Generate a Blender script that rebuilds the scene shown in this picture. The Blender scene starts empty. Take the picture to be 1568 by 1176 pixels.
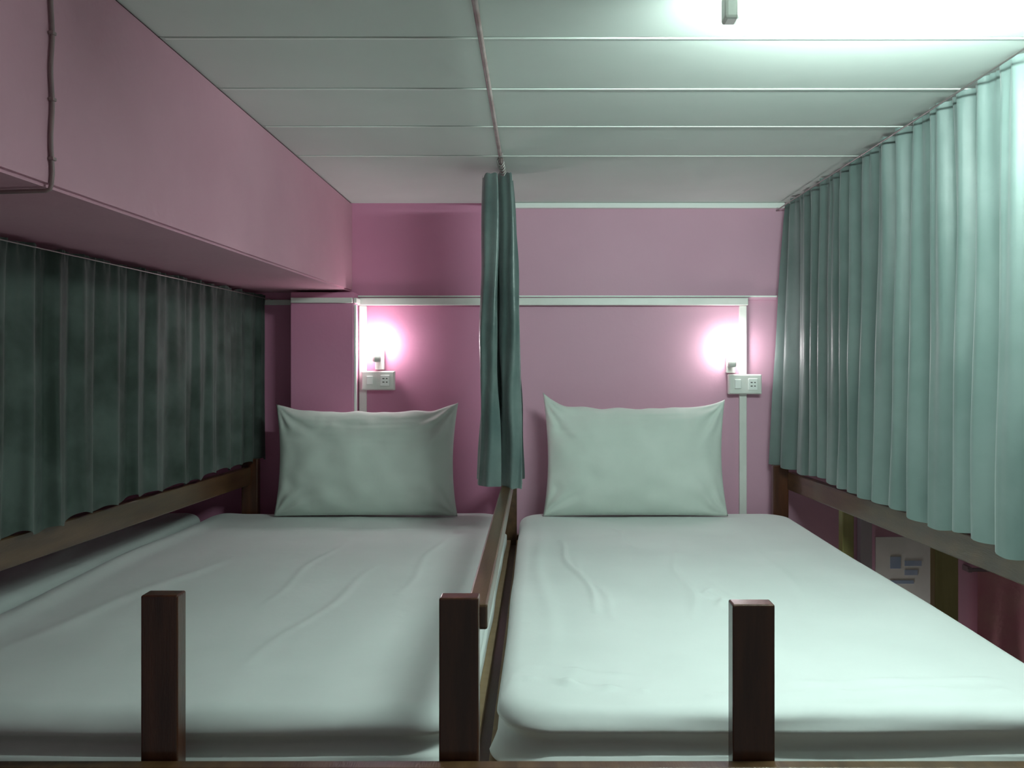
import bpy, bmesh, math, random
from mathutils import Vector, Matrix, noise
random.seed(4)
H=1.85
S=bpy.context.scene
COL=S.collection

# ------------------------------------------------ materials
def mat(name, base, rough=0.6, var=None, vscale=6.0, bump=0.0, bscale=60.0, coat=0.0, sheen=0.0, transl=0.0, stretch=(1,1,1), detail=4, spec=0.5, metal=0.0):
    m=bpy.data.materials.new(name); m.use_nodes=True
    nt=m.node_tree; N=nt.nodes; L=nt.links
    b=N['Principled BSDF']; out=N['Material Output']
    b.inputs['Base Color'].default_value=(*base,1); b.inputs['Roughness'].default_value=rough
    b.inputs['Coat Weight'].default_value=coat; b.inputs['Coat Roughness'].default_value=0.12
    b.inputs['Sheen Weight'].default_value=sheen
    b.inputs['Specular IOR Level'].default_value=spec
    b.inputs['Metallic'].default_value=metal
    tc=N.new('ShaderNodeTexCoord'); mp=N.new('ShaderNodeMapping'); mp.inputs['Scale'].default_value=stretch
    L.new(tc.outputs['Object'],mp.inputs['Vector'])
    colout=None
    if var is not None:
        n=N.new('ShaderNodeTexNoise'); n.inputs['Scale'].default_value=vscale; n.inputs['Detail'].default_value=detail
        L.new(mp.outputs[0],n.inputs['Vector'])
        r=N.new('ShaderNodeValToRGB'); r.color_ramp.elements[0].position=0.35; r.color_ramp.elements[1].position=0.65
        r.color_ramp.elements[0].color=(*base,1); r.color_ramp.elements[1].color=(*var,1)
        L.new(n.outputs[0],r.inputs[0]); L.new(r.outputs[0],b.inputs['Base Color']); colout=r.outputs[0]
    if bump>0:
        n2=N.new('ShaderNodeTexNoise'); n2.inputs['Scale'].default_value=bscale; n2.inputs['Detail'].default_value=3
        L.new(mp.outputs[0],n2.inputs['Vector'])
        bp=N.new('ShaderNodeBump'); bp.inputs['Strength'].default_value=bump; bp.inputs['Distance'].default_value=0.01
        L.new(n2.outputs[0],bp.inputs['Height']); L.new(bp.outputs[0],b.inputs['Normal'])
    if transl>0:
        t=N.new('ShaderNodeBsdfTranslucent'); t.inputs[0].default_value=(*base,1)
        if colout: L.new(colout,t.inputs[0])
        mx=N.new('ShaderNodeMixShader'); mx.inputs[0].default_value=transl
        L.new(b.outputs[0],mx.inputs[1]); L.new(t.outputs[0],mx.inputs[2]); L.new(mx.outputs[0],out.inputs[0])
    return m
def emis(name,c,s):
    m=bpy.data.materials.new(name); m.use_nodes=True
    nt=m.node_tree; nt.nodes.clear()
    e=nt.nodes.new('ShaderNodeEmission'); o=nt.nodes.new('ShaderNodeOutputMaterial')
    e.inputs[0].default_value=(*c,1); e.inputs[1].default_value=s
    nt.links.new(e.outputs[0],o.inputs[0]); return m

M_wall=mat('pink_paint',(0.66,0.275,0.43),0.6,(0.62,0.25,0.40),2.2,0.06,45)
M_wall2=mat('pink_paint_tube_lit',(0.64,0.37,0.48),0.6,(0.61,0.345,0.455),2.2,0.06,45)  # same pink, greyed: greenish tube light on the right side mixed into the colour
M_beam=mat('pink_paint_beam',(0.63,0.33,0.415),0.6,(0.57,0.29,0.37),2.5,0.12,40)
M_cond=mat('conduit_paint',(0.25,0.17,0.18),0.5,(0.33,0.22,0.22),10)
M_ceil=mat('ceiling_panel_paint',(0.70,0.75,0.71),0.75,(0.66,0.71,0.67),3,0.04,30,spec=0.25)
M_seam=mat('ceiling_joint_strip',(0.85,0.89,0.85),0.5)
M_dark=mat('dark_gap',(0.10,0.10,0.09),0.9)
M_white=mat('white_plastic',(0.78,0.80,0.75),0.35,(0.72,0.74,0.69),12)
M_sheet=mat('bed_sheet_cotton',(0.76,0.795,0.78),0.8,(0.72,0.755,0.74),4,0.15,14,sheen=0.2)
M_pillow=mat('pillow_cotton',(0.67,0.735,0.68),0.8,(0.61,0.675,0.62),5,0.2,13,sheen=0.2)
M_curt=mat('teal_curtain_satin',(0.120,0.172,0.162),0.45,(0.17,0.225,0.215),5,0.12,26,sheen=0.3,transl=0.15)
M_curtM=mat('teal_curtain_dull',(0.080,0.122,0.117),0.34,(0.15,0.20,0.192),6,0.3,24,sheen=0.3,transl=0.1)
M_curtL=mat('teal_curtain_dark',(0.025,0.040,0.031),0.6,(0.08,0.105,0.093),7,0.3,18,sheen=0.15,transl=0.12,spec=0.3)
M_wood=mat('dark_lacquered_wood',(0.040,0.012,0.006),0.3,(0.080,0.026,0.011),5,0.08,50,coat=0.3,stretch=(8,8,0.8),spec=0.35)
M_woodm=mat('brown_wood_rail',(0.062,0.029,0.012),0.35,(0.105,0.053,0.022),5,0.08,50,coat=0.35,stretch=(8,0.8,8))
M_oliv=mat('olive_wood',(0.30,0.27,0.09),0.45,(0.36,0.32,0.12),5,0.05,40,stretch=(8,8,0.8))
M_ply=mat('plywood',(0.35,0.24,0.14),0.6,(0.30,0.2,0.11),4,stretch=(1,8,1))
M_floor=mat('floor_tile',(0.32,0.27,0.23),0.4,(0.28,0.23,0.2),3)
M_metal=mat('steel_wire',(0.35,0.33,0.32),0.35,metal=0.9)
M_rail=mat('rusty_rail',(0.25,0.17,0.16),0.45,(0.40,0.33,0.32),20)
M_red=mat('coral_towel',(0.66,0.27,0.33),0.8,(0.68,0.36,0.36),6,0.3,50)
M_blue=mat('blue_print',(0.32,0.42,0.56),0.6,(0.42,0.5,0.62),20)
M_tube=emis('fluorescent_tube_glow',(0.79,1.0,0.935),285)
M_bulb=emis('bulb_glow',(1.0,0.98,0.98),46)

# ------------------------------------------------ helpers
def obj(name,bm,m,parent=None,smooth=False):
    me=bpy.data.meshes.new(name); bmesh.ops.recalc_face_normals(bm,faces=bm.faces); bm.to_mesh(me); bm.free()
    if smooth:
        for p in me.polygons: p.use_smooth=True
    o=bpy.data.objects.new(name,me); COL.objects.link(o)
    if m: me.materials.append(m)
    if parent: o.parent=parent
    return o
def empty(name):
    e=bpy.data.objects.new(name,None); COL.objects.link(e); e.empty_display_size=0.1; return e
def box(name,x0,x1,y0,y1,z0,z1,m,bev=0.0,parent=None,seg=2):
    """z given relative to eye height H"""
    bm=bmesh.new(); bmesh.ops.create_cube(bm,size=1)
    for v in bm.verts:
        v.co=Vector(((x0+x1)/2+v.co.x*(x1-x0),(y0+y1)/2+v.co.y*(y1-y0),H+(z0+z1)/2+v.co.z*(z1-z0)))
    if bev>0: bmesh.ops.bevel(bm,geom=bm.edges[:],offset=bev,segments=seg,affect='EDGES',profile=0.5)
    return obj(name,bm,m,parent)
def stick(name,p0,p1,w,h,m,bev=0.003,parent=None):
    bm=bmesh.new(); bmesh.ops.create_cube(bm,size=1)
    p0=Vector(p0)+Vector((0,0,H)); p1=Vector(p1)+Vector((0,0,H))
    d=p1-p0; y=d.normalized(); x=y.cross(Vector((0,0,1))).normalized(); z=x.cross(y)
    L=d.length
    R=Matrix((x,y,z)).transposed()
    for v in bm.verts: v.co=(p0+p1)/2+R@Vector((v.co.x*w,v.co.y*L,v.co.z*h))
    bmesh.ops.bevel(bm,geom=bm.edges[:],offset=bev,segments=2,affect='EDGES',profile=0.5)
    return obj(name,bm,m,parent)
def tube(name,pts,r,m,parent=None,seg=12):
    cu=bpy.data.curves.new(name,'CURVE'); cu.dimensions='3D'; cu.bevel_depth=r; cu.bevel_resolution=4; cu.use_fill_caps=True
    s=cu.splines.new('POLY'); s.points.add(len(pts)-1)
    for i,p in enumerate(pts): s.points[i].co=(p[0],p[1],p[2]+H,1)
    o=bpy.data.objects.new(name,cu); COL.objects.link(o)
    dg=bpy.context.evaluated_depsgraph_get(); me=bpy.data.meshes.new_from_object(o.evaluated_get(dg))
    bpy.data.objects.remove(o); o=bpy.data.objects.new(name,me); COL.objects.link(o)
    me.materials.clear(); me.materials.append(m)
    for p in me.polygons: p.use_smooth=True
    if parent:o.parent=parent
    return o
def lathe(name,prof,c,m,parent=None,n=28):
    bm=bmesh.new(); rings=[]
    for r,z in prof:
        rings.append([bm.verts.new((c[0]+r*math.cos(2*math.pi*k/n),c[1]+r*math.sin(2*math.pi*k/n),H+c[2]+z)) for k in range(n)])
    for a,b in zip(rings,rings[1:]):
        for k in range(n): bm.faces.new((a[k],a[(k+1)%n],b[(k+1)%n],b[k]))
    bm.faces.new(rings[0][::-1]); bm.faces.new(rings[-1])
    return obj(name,bm,m,parent,True)

YB=3.377; ZC=0.644
# ------------------------------------------------ room shell
box('floor',-1.75,2.7,-0.8,3.9,-H-0.05,-H,M_floor)
w=empty('wall_back')
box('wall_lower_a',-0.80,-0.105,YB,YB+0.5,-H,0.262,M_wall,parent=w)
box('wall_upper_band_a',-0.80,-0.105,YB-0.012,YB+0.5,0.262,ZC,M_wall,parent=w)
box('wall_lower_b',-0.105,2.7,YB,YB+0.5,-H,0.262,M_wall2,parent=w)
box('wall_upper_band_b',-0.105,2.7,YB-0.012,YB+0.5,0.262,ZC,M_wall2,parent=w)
box('wall_recess',-1.75,-0.80,3.43,3.88,-H,ZC,M_wall,parent=w)
box('wall_left',-1.80,-1.70,-0.8,3.88,-H,ZC,M_wall)
box('wall_right',2.6,2.7,-0.8,YB+0.4,-H,ZC,M_wall2)
box('wall_column',-0.960,-0.715,3.28,3.42,-H,0.285,M_wall,0.004)
# ceiling beam (slightly settling soffit)
bm=bmesh.new(); bmesh.ops.create_cube(bm,size=1)
for v in bm.verts:
    x=-0.74 if v.co.x>0 else -1.70
    y=3.42 if v.co.y>0 else -0.8
    zb=0.255+0.0115*y
    v.co=Vector((x,y,H+(ZC if v.co.z>0 else zb)))
bmesh.ops.bevel(bm,geom=bm.edges[:],offset=0.006,segments=2,affect='EDGES')
obj('wall_beam',bm,M_beam)
# ceiling planks
ce=empty('ceiling')
box('ceiling_backing',-1.75,2.7,-0.8,3.9,ZC+0.012,ZC+0.06,M_dark,parent=ce)
edges=[-0.8,-0.49,-0.18,0.13,0.44,0.75,1.055,1.36,1.664,1.97,2.28,2.60,2.99,YB]
for i,(a,b) in enumerate(zip(edges,edges[1:])):
    if i<11:
        box('plank_%d'%i,-0.745,2.65,a+0.0018,b-0.0018,ZC,ZC+0.0115,M_ceil,0.0012,parent=ce)
    elif i==11:
        box('plank_%d'%i,-0.745,2.65,a+0.0018,b,ZC,ZC+0.0115,M_ceil,0.0,parent=ce)
    else:
        box('plank_%d'%i,-0.745,2.65,a,b+0.1,ZC,ZC+0.0115,M_ceil,0.0,parent=ce)
    if i<11:
        box('joint_%d'%i,-0.735,2.6,b+0.002,b+0.008,ZC-0.002,ZC-0.0001,M_seam,0.001,parent=ce)
box('trim_1',-0.095,0.97,YB-0.034,YB-0.013,ZC-0.022,ZC-0.001,M_seam,0.003)
# ------------------------------------------------ cable trunking
def zz(v,d=YB): return (560-v)*d/1300
def xx(u,d=YB): return (u-825)*d/1300
t=empty('cable_trunking')
box('trunk_horizontal',xx(549),xx(1143),YB-0.03,YB-0.0125,zz(468),zz(457),M_white,0.002,parent=t)
box('trunk_drop_a',xx(551),xx(562),YB-0.016,YB-0.0005,zz(785),zz(468.5),M_white,0.002,parent=t)
box('trunk_drop_b',xx(1131),xx(1142),YB-0.016,YB-0.0005,-0.9,zz(468.5),M_white,0.002,parent=t)
box('trunk_thin_line',xx(549),xx(1188),YB-0.02,YB-0.0122,zz(455.5),zz(453),M_seam,0.001,parent=t)
box('trunk_column',-0.955,-0.718,3.266,3.2795,zz(464,3.28),zz(456,3.28),M_white,0.002,parent=t)
box('trunk_column_side',-0.7145,-0.703,3.275,YB-0.031,zz(464,3.28),zz(456,3.28),M_white,0.002,parent=t)
box('trunk_recess',-1.4,-0.965,3.415,3.4295,zz(467,3.42),zz(459,3.42),M_white,0.002,parent=t)
box('trunk_column_edge',-0.7145,-0.706,3.283,3.30,-0.9,zz(466,3.28),M_seam,0.002,parent=t)

# outlets
def outlet(u0,u1,v0,v1):
    e=empty('power_outlet')
    x0,x1,z0,z1=xx(u0),xx(u1),zz(v1),zz(v0)
    box('back_box',x0,x1,YB-0.045,YB-0.017,z0,z1,M_white,0.003,parent=e)
    box('face_plate',x0+0.003,x1-0.003,YB-0.050,YB-0.0445,z0+0.003,z1-0.003,M_white,0.002,parent=e)
    box('switch_rocker',x0+0.022,x0+0.047,YB-0.056,YB-0.0495,z0+0.022,z1-0.020,M_seam,0.002,parent=e)
    box('socket_face',x1-0.055,x1-0.018,YB-0.053,YB-0.0495,z0+0.016,z1-0.016,M_seam,0.002,parent=e)
    for k,dz in enumerate((0.03,0.044)):
        box('socket_slot_%d'%k,x1-0.046,x1-0.038,YB-0.0537,YB-0.0528,z0+dz,z0+dz+0.004,M_dark,parent=e)
        box('socket_slot_b%d'%k,x1-0.032,x1-0.026,YB-0.0537,YB-0.0528,z0+dz,z0+dz+0.004,M_dark,parent=e)
outlet(557,607,568,597); outlet(1112,1162,573,603)
def wlamp(x,zt,zb):
    e=empty('wall_lamp')
    yc=YB-0.058
    box('mount_plate',x-0.014,x+0.022,YB-0.02,YB-0.0005,zb+0.012,zt-0.02,M_white,0.003,parent=e)
    box('mount_arm',x-0.01,x+0.01,YB-0.06,YB-0.018,zt-0.066,zt-0.052,M_white,0.002,parent=e)
    lathe('socket',[(0.012,0),(0.016,0.004),(0.017,0.025),(0.013,0.03)],(x,yc,zt-0.07),M_white,e)
    pr=[(0.012,-0.045),(0.014,-0.035)]+[(0.033*math.sin(a),-0.033*math.cos(a)+0.004) for a in [math.radians(q) for q in range(30,176,12)]]
    lathe('bulb',pr,(x,yc,zt+0.004),M_bulb,e)
wlamp(xx(577,3.32),zz(527,3.32),zz(571,3.32)); wlamp(xx(1121,3.32),zz(535,3.32),zz(576,3.32))
wlamp(1.32,-1.16,-1.28)   # added lamp, hidden below the mattress, brightens the wall in the right gap

# ------------------------------------------------ ceiling light
cl=empty('fluorescent_light'); yl=1.405
box('fixture_batten',0.33,0.895,yl-0.02,yl+0.02,ZC-0.022,ZC-0.0035,M_white,0.004,parent=cl)
for k,(a,b) in enumerate(((0.305,0.330),(0.895,0.920))):
    box('end_cap_%d'%k,a,b,yl-0.017,yl+0.017,ZC-0.075,ZC-0.0035,M_white,0.005,parent=cl)
tube('lamp_tube',[(0.331,yl,ZC-0.053),(0.894,yl,ZC-0.053)],0.013,M_tube,cl)

# conduit on beam
pts=[(-0.736,1.283,ZC-0.003)]
zb=0.27
for k in range(30): pts.append((-0.736,1.283+0.002*math.sin(k*.7),ZC-0.01-(ZC-0.01-zb-0.02)*k/29))
pts+= [(-0.7365,1.283,zb+0.004),(-0.739,1.2835,zb-0.003),(-0.746,1.284,zb-0.0055)]
for k in range(12): pts.append((-0.755-0.03*k,1.285+0.004*k,zb-0.0055))
cd=tube('wall_conduit',pts,0.0032,M_cond)
for zc in (0.60,0.50,0.40,0.31):
    box('clip',-0.739,-0.731,1.278,1.288,zc,zc+0.005,M_cond,0.001,parent=cd)

# ------------------------------------------------ beds
def outline(x0,x1,y0,y1,rc,n):
    pts=[]
    def seg(a,b,k):
        for i in range(k): f=i/k; pts.append((a[0]+(b[0]-a[0])*f,a[1]+(b[1]-a[1])*f))
    def arc(cx,cy,a0,a1,k):
        for i in range(k):
            a=a0+(a1-a0)*i/k; pts.append((cx+rc*math.cos(a),cy+rc*math.sin(a)))
    seg((x0+rc,y0),(x1-rc,y0),n); arc(x1-rc,y0+rc,-math.pi/2,0,16)
    seg((x1,y0+rc),(x1,y1-rc),n); arc(x1-rc,y1-rc,0,math.pi/2,16)
    seg((x1-rc,y1),(x0+rc,y1),n); arc(x0+rc,y1-rc,math.pi/2,math.pi,16)
    seg((x0,y1-rc),(x0,y0+rc),n); arc(x0+rc,y0+rc,math.pi,1.5*math.pi,16)
    return pts
def ridge(x,y,a,b,wd,h):
    ax,ay=a;bx,by=b
    dx,dy=bx-ax,by-ay; L2=dx*dx+dy*dy
    t=((x-ax)*dx+(y-ay)*dy)/L2
    tt=max(0,min(1,t)); px,py=ax+dx*tt,ay+dy*tt
    px+=0.012*math.sin(tt*9+ax*20)
    d=math.hypot(x-px,y-py)
    return h*math.exp(-(d/wd)**2)*(0.35+0.65*math.sin(math.pi*tt))
def mattress(name,x0,x1,y0,y1,zt,zb,rc,re,ridges,seed,m,ff=1.0):
    out=outline(x0,x1,y0,y1,rc,150); n=len(out)
    cx,cy=(x0+x1)/2,(y0+y1)/2
    K=110
    bm=bmesh.new(); rings=[]
    ep=[]
    for k in range(0,11):
        a=math.pi/2*k/10; ep.append((re-re*math.sin(a), zt-(re-re*math.cos(a))))
    nside=20
    for k in range(1,nside+1): 
        f=k/nside
        # slack band, then elasticated hem rolling outward at the bottom
        ins=0.010*math.sin(min(1,f/0.6)*math.pi)-0.014*max(0,(f-0.55)/0.45)**1.0
        ep.append((ins, zt-re-(zt-re-zb-0.010)*f))
    ep.append((-0.008,zb+0.003)); ep.append((0.012,zb))
    def inset(p,i):
        sx=(abs(x1-x0)/2-i)/(abs(x1-x0)/2); sy=(abs(y1-y0)/2-i)/(abs(y1-y0)/2)
        return (cx+(p[0]-cx)*sx, cy+(p[1]-cy)*sy)
    def disp(x,y,z):
        h=0.0
        for r in ridges: h+=ridge(x,y,*r)
        h+=0.005*noise.noise(Vector((x*3.1+seed,y*2.3,0)))+0.0018*noise.noise(Vector((x*12,y*4+seed,1)))
        return h
    cv=bm.verts.new((cx,cy,H+zt+disp(cx,cy,zt)))
    for k in range(1,K+1):
        f=(k/K); ring=[]
        for p in out:
            q=inset(p,re); x=cx+(q[0]-cx)*f; y=cy+(q[1]-cy)*f
            ring.append(bm.verts.new((x,y,H+zt+disp(x,y,zt))))
        rings.append(ring)
    for j,(ins,z) in enumerate(ep[1:]):
        ring=[]
        for p in out:
            front=max(0,min(1,(y0+rc-p[1])/rc))
            q=inset(p,ins if (front>0 or ins>0) else 0); x,y=q
            wz=max(0,1-(zt-z)/re) if z>zt-re else 0
            fold=0.0
            if y<y0+rc*0.9:
                ph=(z-zt)*120+3.2*noise.noise(Vector((x*2.6+seed,0,0)))+seed
                amp=0.0035*(0.3+abs(noise.noise(Vector((x*2+seed*2,3,0))))*2)*ff
                fold=amp*math.sin(ph)*min(1,(zt-z)/0.02)*front
            nn=0.003*noise.noise(Vector((x*4+seed,y*4,z*14)))
            vx,vy=(x-cx),(y-cy)
            s=1+ (nn)/max(0.3,abs(vx))
            ring.append(bm.verts.new((cx+vx*s,y-fold+nn,H+z+disp(x,y,z)*wz)))
        rings.append(ring)
    for k in range(n): bm.faces.new((cv,rings[0][k],rings[0][(k+1)%n]))
    for a,b in zip(rings,rings[1:]):
        for k in range(n): bm.faces.new((a[k],b[k],b[(k+1)%n],a[(k+1)%n]))
    bm.faces.new(rings[-1])
    return obj(name,bm,m,None,True)
ZT=-0.565; ZD=-0.672
rR=[((0.06,2.75),(0.14,1.95),0.009,0.006),((0.10,2.5),(0.18,1.9),0.010,0.0035),((0.40,2.55),(0.36,1.9),0.012,0.0055),((0.45,2.3),(0.50,1.75),0.012,0.005),((0.42,2.15),(0.44,2.0),0.012,0.008),
    ((-0.04,1.54),(0.17,1.48),0.009,0.012),((-0.02,1.60),(0.2,1.54),0.010,0.007),((0.30,1.455),(0.80,1.48),0.010,0.010),((0.45,1.51),(0.9,1.53),0.011,0.006),
    ((0.00,3.1),(0.02,1.7),0.02,0.005),((0.7,2.9),(0.62,1.9),0.02,0.004),((0.25,3.0),(0.3,2.6),0.012,0.004)]
rL=[((-1.19,3.2),(-1.20,1.45),0.035,0.016),((-1.1,2.97),(-0.2,2.93),0.012,0.004),((-0.62,2.8),(-0.66,2.0),0.012,0.0025),((-0.9,2.5),(-1.1,1.6),0.025,0.005),((-0.45,2.4),(-0.55,1.6),0.012,0.0025),((-0.3,2.9),(-0.35,2.1),0.012,0.003)]
mattress('mattress',-0.072,0.95,1.388,3.27,ZT,ZD+0.001,0.10,0.036,rR,1.3,M_sheet)
mattress('mattress',-1.25,-0.122,1.388,3.27,ZT,ZD+0.001,0.08,0.040,rL,5.1,M_sheet,0.6)
mattress('folded_blanket',-1.60,-1.278,1.388,3.25,ZT+0.004,ZD+0.001,0.06,0.03,[((-1.4,1.6),(-1.42,2.6),0.04,0.008),((-1.33,2.0),(-1.5,3.0),0.03,0.006)],8.2,M_sheet,0.5)

bb=empty('bunk_bed')
def post(n,u0,u1,top,y0=1.30,th=0.032):
    box(n,xx(u0,y0),xx(u1,y0),y0,y0+th,-H,top,M_wood,0.003,parent=bb,seg=3)
post('post_front_left',215,272,-0.352)
post('post_front_middle',672,733,-0.356)
post('post_front_right',1122,1187,-0.366)
box('post_corner_left',-1.16,-1.10,1.30,1.332,-H,-0.352,M_wood,0.004,parent=bb)
box('post_corner_right',1.0,1.06,1.30,1.332,-H,-0.352,M_wood,0.004,parent=bb)
box('post_back_left',-1.148,-1.085,3.276,3.31,-H,-0.36,M_wood,0.004,parent=bb)
box('post_back_middle',-0.142,-0.085,3.276,3.31,-H,-0.40,M_woodm,0.004,parent=bb)
box('post_back_right',0.905,0.965,3.276,3.31,-H,-0.385,M_wood,0.004,parent=bb)
box('front_rail',-1.62,1.06,1.334,1.362,-0.76,-0.640,M_woodm,0.004,parent=bb)
box('front_ledger',-1.62,1.06,1.27,1.2985,-0.70,-0.603,M_woodm,0.004,parent=bb)
box('back_rail',-1.62,1.06,3.312,3.34,-0.78,-0.66,M_woodm,0.004,parent=bb)
box('bed_deck_a',-1.62,-0.108,1.364,3.272,ZD-0.018,ZD,M_ply,0.001,parent=bb)
box('bed_deck_b',-0.085,0.95,1.364,3.272,ZD-0.018,ZD,M_ply,0.001,parent=bb)
box('side_beam_right',0.90,0.945,1.364,3.272,ZD-0.12,ZD-0.019,M_woodm,0.003,parent=bb)
box('side_beam_left',-1.62,-1.58,1.364,3.272,ZD-0.12,ZD-0.019,M_woodm,0.003,parent=bb)
box('side_beam_middle',-0.14,-0.06,1.364,3.272,ZD-0.12,ZD-0.019,M_woodm,0.003,parent=bb)
stick('guard_rail_middle',(-0.097,1.333,-0.395),(-0.105,3.275,-0.405),0.034,0.04,M_woodm,0.004,parent=bb)
stick('guard_rail_left',(-1.135,1.333,-0.385),(-1.125,3.275,-0.425),0.03,0.068,M_woodm,0.004,parent=bb)
stick('guard_rail_right',(1.035,1.333,-0.418),(0.975,3.29,-0.445),0.03,0.068,M_woodm,0.004,parent=bb)

# ------------------------------------------------ pillows
def pillow(x,y,z,W,Hh,T,lean,seed,ear=(0.02,0.02)):
    NU,NV=110,80; bm=bmesh.new()
    g={}
    for side in (0,1):
        for i in range(NU+1):
            for j in range(NV+1):
                u=-1+2*i/NU; v=-1+2*j/NV
                edge=(i in(0,NU) or j in(0,NV))
                if side==1 and edge: g[(1,i,j)]=g[(0,i,j)]; continue
                px=W/2*u*(1-0.055*(1-v*v)*u*u)
                sag=0.085 if v>0 else 0.02
                pz=Hh/2*v*(1-sag*(1-abs(u)**2.4)*abs(v)**1.5)
                if v>0:
                    e=max(0,abs(u)-0.70)/0.30*v
                    pz+= (ear[0] if u<0 else ear[1])*e*e
                pz+=0.006*noise.noise(Vector((u*5+seed,0,4)))*max(0,v)**6
                th=T/2*(max(0,(1-abs(u)**2.6))*max(0,(1-abs(v)**2.2)))**0.5*(1.0-0.12*v)
                wr=0.008*noise.noise(Vector((u*4+seed,v*3,side*3)))
                for cu,cvv in ((-1,1),(1,1),(-1,-1),(1,-1)):
                    du=(u-cu)*W/2; dv=(v-cvv)*Hh/2; r=math.hypot(du,dv)
                    a=math.atan2(dv,du)
                    wr+=0.012*math.exp(-(r/0.13)**2)*min(1,r/0.03)*math.sin(11*a+seed+cu+3*noise.noise(Vector((u*3,v*3,seed))))
                wr+=0.007*noise.noise(Vector((u*9+seed,v*2.5,side)))*max(0,v)**2
                wr+=0.006*noise.noise(Vector((u*2+seed,v*12,side)))*(max(0,v))**2
                wr+=0.005*noise.noise(Vector((u*6+seed,v*3,side+5)))*(abs(u))**2
                pin=(1-u**8)*(1-v**8)
                py=(-1 if side==0 else 1)*(th*(1 if side==0 else 0.75))+wr*pin
                g[(side,i,j)]=bm.verts.new((px,py,pz+Hh/2))
    for side in (0,1):
        for i in range(NU):
            for j in range(NV):
                q=[g[(side,i,j)],g[(side,i+1,j)],g[(side,i+1,j+1)],g[(side,i,j+1)]]
                bm.faces.new(q if side==0 else q[::-1])
    R=Matrix.Rotation(-lean,4,'X')
    for v in bm.verts: v.co=R@v.co+Vector((x,y,H+z))
    return obj('bed_pillow',bm,M_pillow,None,True)
pillow(xx(562,3.19),3.165,ZT+0.004,0.685,0.405,0.17,math.radians(4),2.0,(0.012,0.018))
pillow(xx(972,3.19),3.165,ZT+0.004,0.69,0.42,0.17,math.radians(7),7.3,(0.045,0.016))

# ------------------------------------------------ curtains
def curtain(name,xf,ys,zt,zb,sp,amp,m,seed,nz=60,flare=None,hem=0.0):
    y0,y1=ys; L=y1-y0; n=int(L/0.006)
    bm=bmesh.new(); rows=[]
    ph=[];p=0
    for i in range(n+1):
        y=y0+L*i/n
        p+= (2*math.pi/sp)*(L/n)*(1+0.45*noise.noise(Vector((y*3+seed,0,0))))
        ph.append(p)
    for k in range(nz+1):
        f=k/nz; row=[]
        for i in range(n+1):
            y=y0+L*i/n
            zb_=zb(y) if callable(zb) else zb
            zb_+=hem*noise.noise(Vector((y*5+seed,2,0)))+0.006*math.sin(ph[i]+1)
            zt_=zt(y) if callable(zt) else zt
            zt_+=0.010*noise.noise(Vector((y*13,seed,0)))
            z=zt_+(zb_-zt_)*f
            A=amp*(0.55+0.6*f)*(0.75+0.6*noise.noise(Vector((y*2.3,seed,5))))
            w=math.sin(ph[i]+0.9*f*noise.noise(Vector((y*1.5,seed,9)))*2)
            w=w*(1.25-0.25*w*w)
            x=xf(y)+A*w+0.25*amp*math.sin(2.3*ph[i]+seed+f)*(1-f*0.5)+0.006*noise.noise(Vector((y*6,z*2.5,seed)))
            if f<0.06: x+= 0.004*math.sin(5*ph[i])*(1-f/0.06)
            if flare: x+=flare(y,f)
            row.append(bm.verts.new((x,y+0.012*math.cos(ph[i]*1.0+1.2)*f,H+z)))
        rows.append(row)
    for a,b in zip(rows,rows[1:]):
        for i in range(n): bm.faces.new((a[i],a[i+1],b[i+1],b[i]))
    return obj(name,bm,m,None,True)
def flareR(y,f):
    t=max(0,(y-3.12)/0.2); return -0.045*t*f
curtain('curtain',lambda y:0.975+ (0.005 if y<2 else 0),(0.95,3.31),ZC-0.012,lambda y:-0.385,0.105,0.029,M_curt,3.0,flare=flareR,hem=0.022)
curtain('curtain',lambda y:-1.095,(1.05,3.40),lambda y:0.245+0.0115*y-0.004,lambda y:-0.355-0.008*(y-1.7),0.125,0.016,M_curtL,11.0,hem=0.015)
tube('curtain_wire',[(0.940,0.9,ZC-0.03),(0.940,3.36,ZC-0.03)],0.0025,M_metal)
tube('curtain_wire',[(-1.072,0.9,0.245),(-1.072,3.42,0.265)],0.0015,M_metal)

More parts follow.
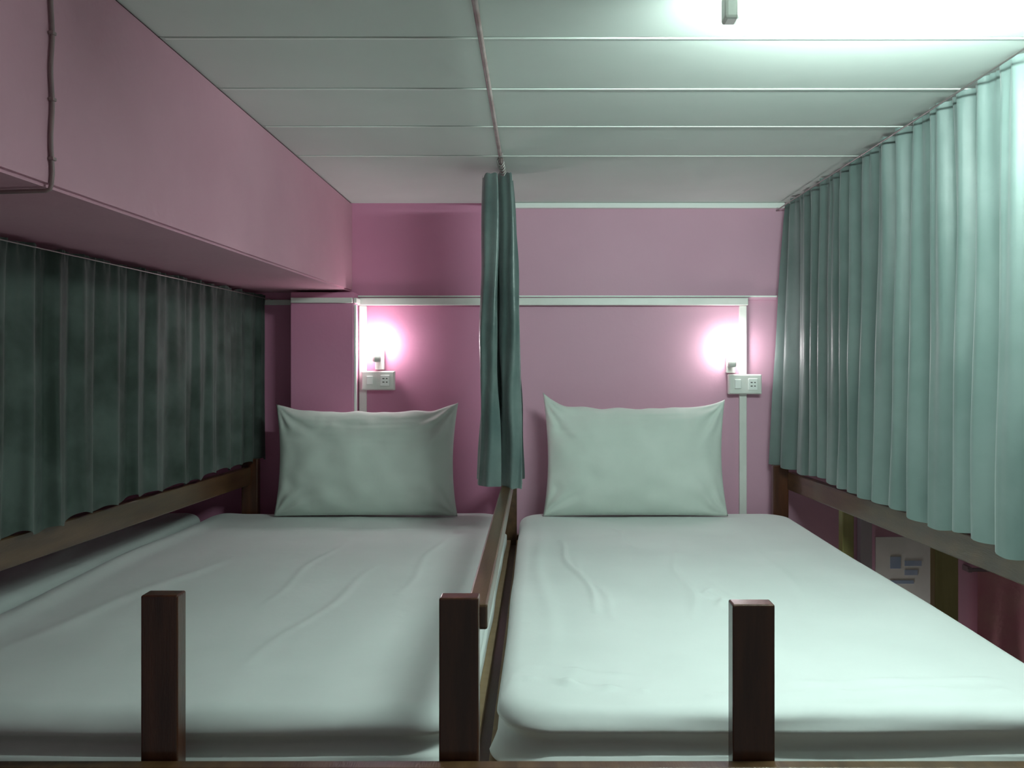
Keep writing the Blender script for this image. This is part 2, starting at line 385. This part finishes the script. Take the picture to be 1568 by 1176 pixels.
# middle gathered curtain: two bunched halves pulled to the end of the rail
def bundle(name,m):
    n=150; nz=110; bm=bmesh.new()
    for half in (0,1):
        rows=[]
        for k in range(nz+1):
            f=k/nz; ztop=0.596 if half==0 else 0.606; zbot=-0.372 if half==0 else -0.385
            z=ztop+(zbot-ztop)*f; row=[]
            if half==0:
                xl=-0.184-0.018*f-0.004*math.sin(f*7); xr=-0.124+0.004*math.sin(f*9)+0.004*f
            else:
                sw=math.sin(min(1,f*1.15)*math.pi*0.5)
                xl=-0.126+0.002*math.sin(f*6+1)-0.006*(1-sw); xr=-0.082+0.030*sw+0.004*math.sin(f*8)
            cx_=(xl+xr)/2; hw=(xr-xl)/2
            for i in range(n+1):
                t=i/n; a=t*4*math.pi+(1.2 if half else 1.7)
                s=math.sin(a); s=s*(1.15-0.15*s*s)
                x=cx_+hw*s*(0.9+0.25*noise.noise(Vector((t*6,f*1.5,half*4))))
                x+=0.007*noise.noise(Vector((t*7,f*5,1+half)))*(0.4+f)
                y=(2.63 if half==0 else 2.665)+0.22*t+0.030*math.cos(a)*(0.6+0.6*f)+0.012*noise.noise(Vector((t*5,f*3,7+half)))
                y+=0.008*math.sin(s*5+f*4+half)*(0.3+0.7*f)
                zq=z+(0.012*noise.noise(Vector((t*8,0,2))) if f>0.5 else 0.012*noise.noise(Vector((t*20,1,2))))
                row.append(bm.verts.new((x,y,H+zq)))
            rows.append(row)
        for a,b in zip(rows,rows[1:]):
            for i in range(n): bm.faces.new((a[i],a[i+1],b[i+1],b[i]))
    return obj(name,bm,m,None,True)
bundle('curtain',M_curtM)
cr=empty('curtain_rail')
tube('rod',[(-0.108,0.7,ZC-0.010),(-0.120,3.36,ZC-0.010)],0.0055,M_rail,cr)
for k,y in enumerate((1.2,2.55,3.2)):
    box('bracket_%d'%k,-0.120,-0.108,y,y+0.008,ZC-0.018,ZC-0.003,M_metal,0.001,parent=cr)
for k in range(9):
    y=2.60+0.035*k
    tube('hook_%d'%k,[(-0.117+0.010*math.cos(a),y,ZC-0.018+0.014*math.sin(a)) for a in [q*math.pi/8 for q in range(17)]],0.0018,M_metal,cr)

# ------------------------------------------------ seen through right gap
ld=empty('bunk_ladder')
for k,(u0,u1) in enumerate(((1290,1308),(1432,1468))):
    box('stile_%d'%k,xx(u0,2.9),xx(u1,2.9),2.9,2.94,-H,-0.47,M_oliv,0.004,parent=ld)
for k in range(5):
    z=-0.95-0.2*k
    box('rung_%d'%k,xx(1308,2.9),xx(1432,2.9),2.905,2.935,z,z+0.03,M_oliv,0.003,parent=ld)
ps=empty('wall_poster')
box('sheet',xx(1340),xx(1436),YB-0.006,YB-0.0005,zz(960),zz(822),M_white,parent=ps)
for k,(a,b,c,d) in enumerate(((1362,1378,852,870),(1384,1410,858,866),(1384,1404,872,880),(1362,1398,888,893))):
    box('print_%d'%k,xx(a),xx(b),YB-0.0075,YB-0.0062,zz(d),zz(c),M_blue,parent=ps)
box('pipe_cover',xx(1312),xx(1330),YB-0.04,YB-0.0005,-1.7,zz(790),mat('grey_cover',(0.45,0.43,0.47),0.5),0.004,parent=empty('pipe_casing'))
bm=bmesh.new(); rows=[]
for k in range(31):
    f=k/30; row=[]
    for i in range(61):
        t=i/60
        row.append(bm.verts.new((1.72+0.34*t,YB-0.05+0.007*math.sin(t*16+f)*(.4+f)+0.008*math.sin(t*7),H-0.80-0.6*f)))
    rows.append(row)
for a,b in zip(rows,rows[1:]):
    for i in range(60): bm.faces.new((a[i],a[i+1],b[i+1],b[i]))
tw=obj('hanging_towel',bm,M_red,None,True)
tube('towel_rod',[(1.68,YB-0.05,-0.80),(2.1,YB-0.05,-0.80)],0.008,M_metal,tw)
for k,x in enumerate((1.69,2.09)):
    box('rod_bracket_%d'%k,x-0.006,x+0.006,YB-0.055,YB-0.0005,-0.81,-0.79,M_metal,parent=tw)

# ------------------------------------------------ world + camera
wd=bpy.data.worlds.new('World'); S.world=wd; wd.use_nodes=True
wd.node_tree.nodes['Background'].inputs[0].default_value=(0.83,0.93,0.88,1)
wd.node_tree.nodes['Background'].inputs[1].default_value=0.21
cam=bpy.data.cameras.new('Camera'); co=bpy.data.objects.new('Camera',cam); COL.objects.link(co)
co.location=(0,0,H); co.rotation_euler=(math.pi/2,0,0)
cam.sensor_width=36; cam.lens=1300/1568*36; cam.shift_x=-41/1568; cam.shift_y=-28/1568
cam.clip_start=0.02
S.camera=co
S.view_settings.view_transform='Standard'
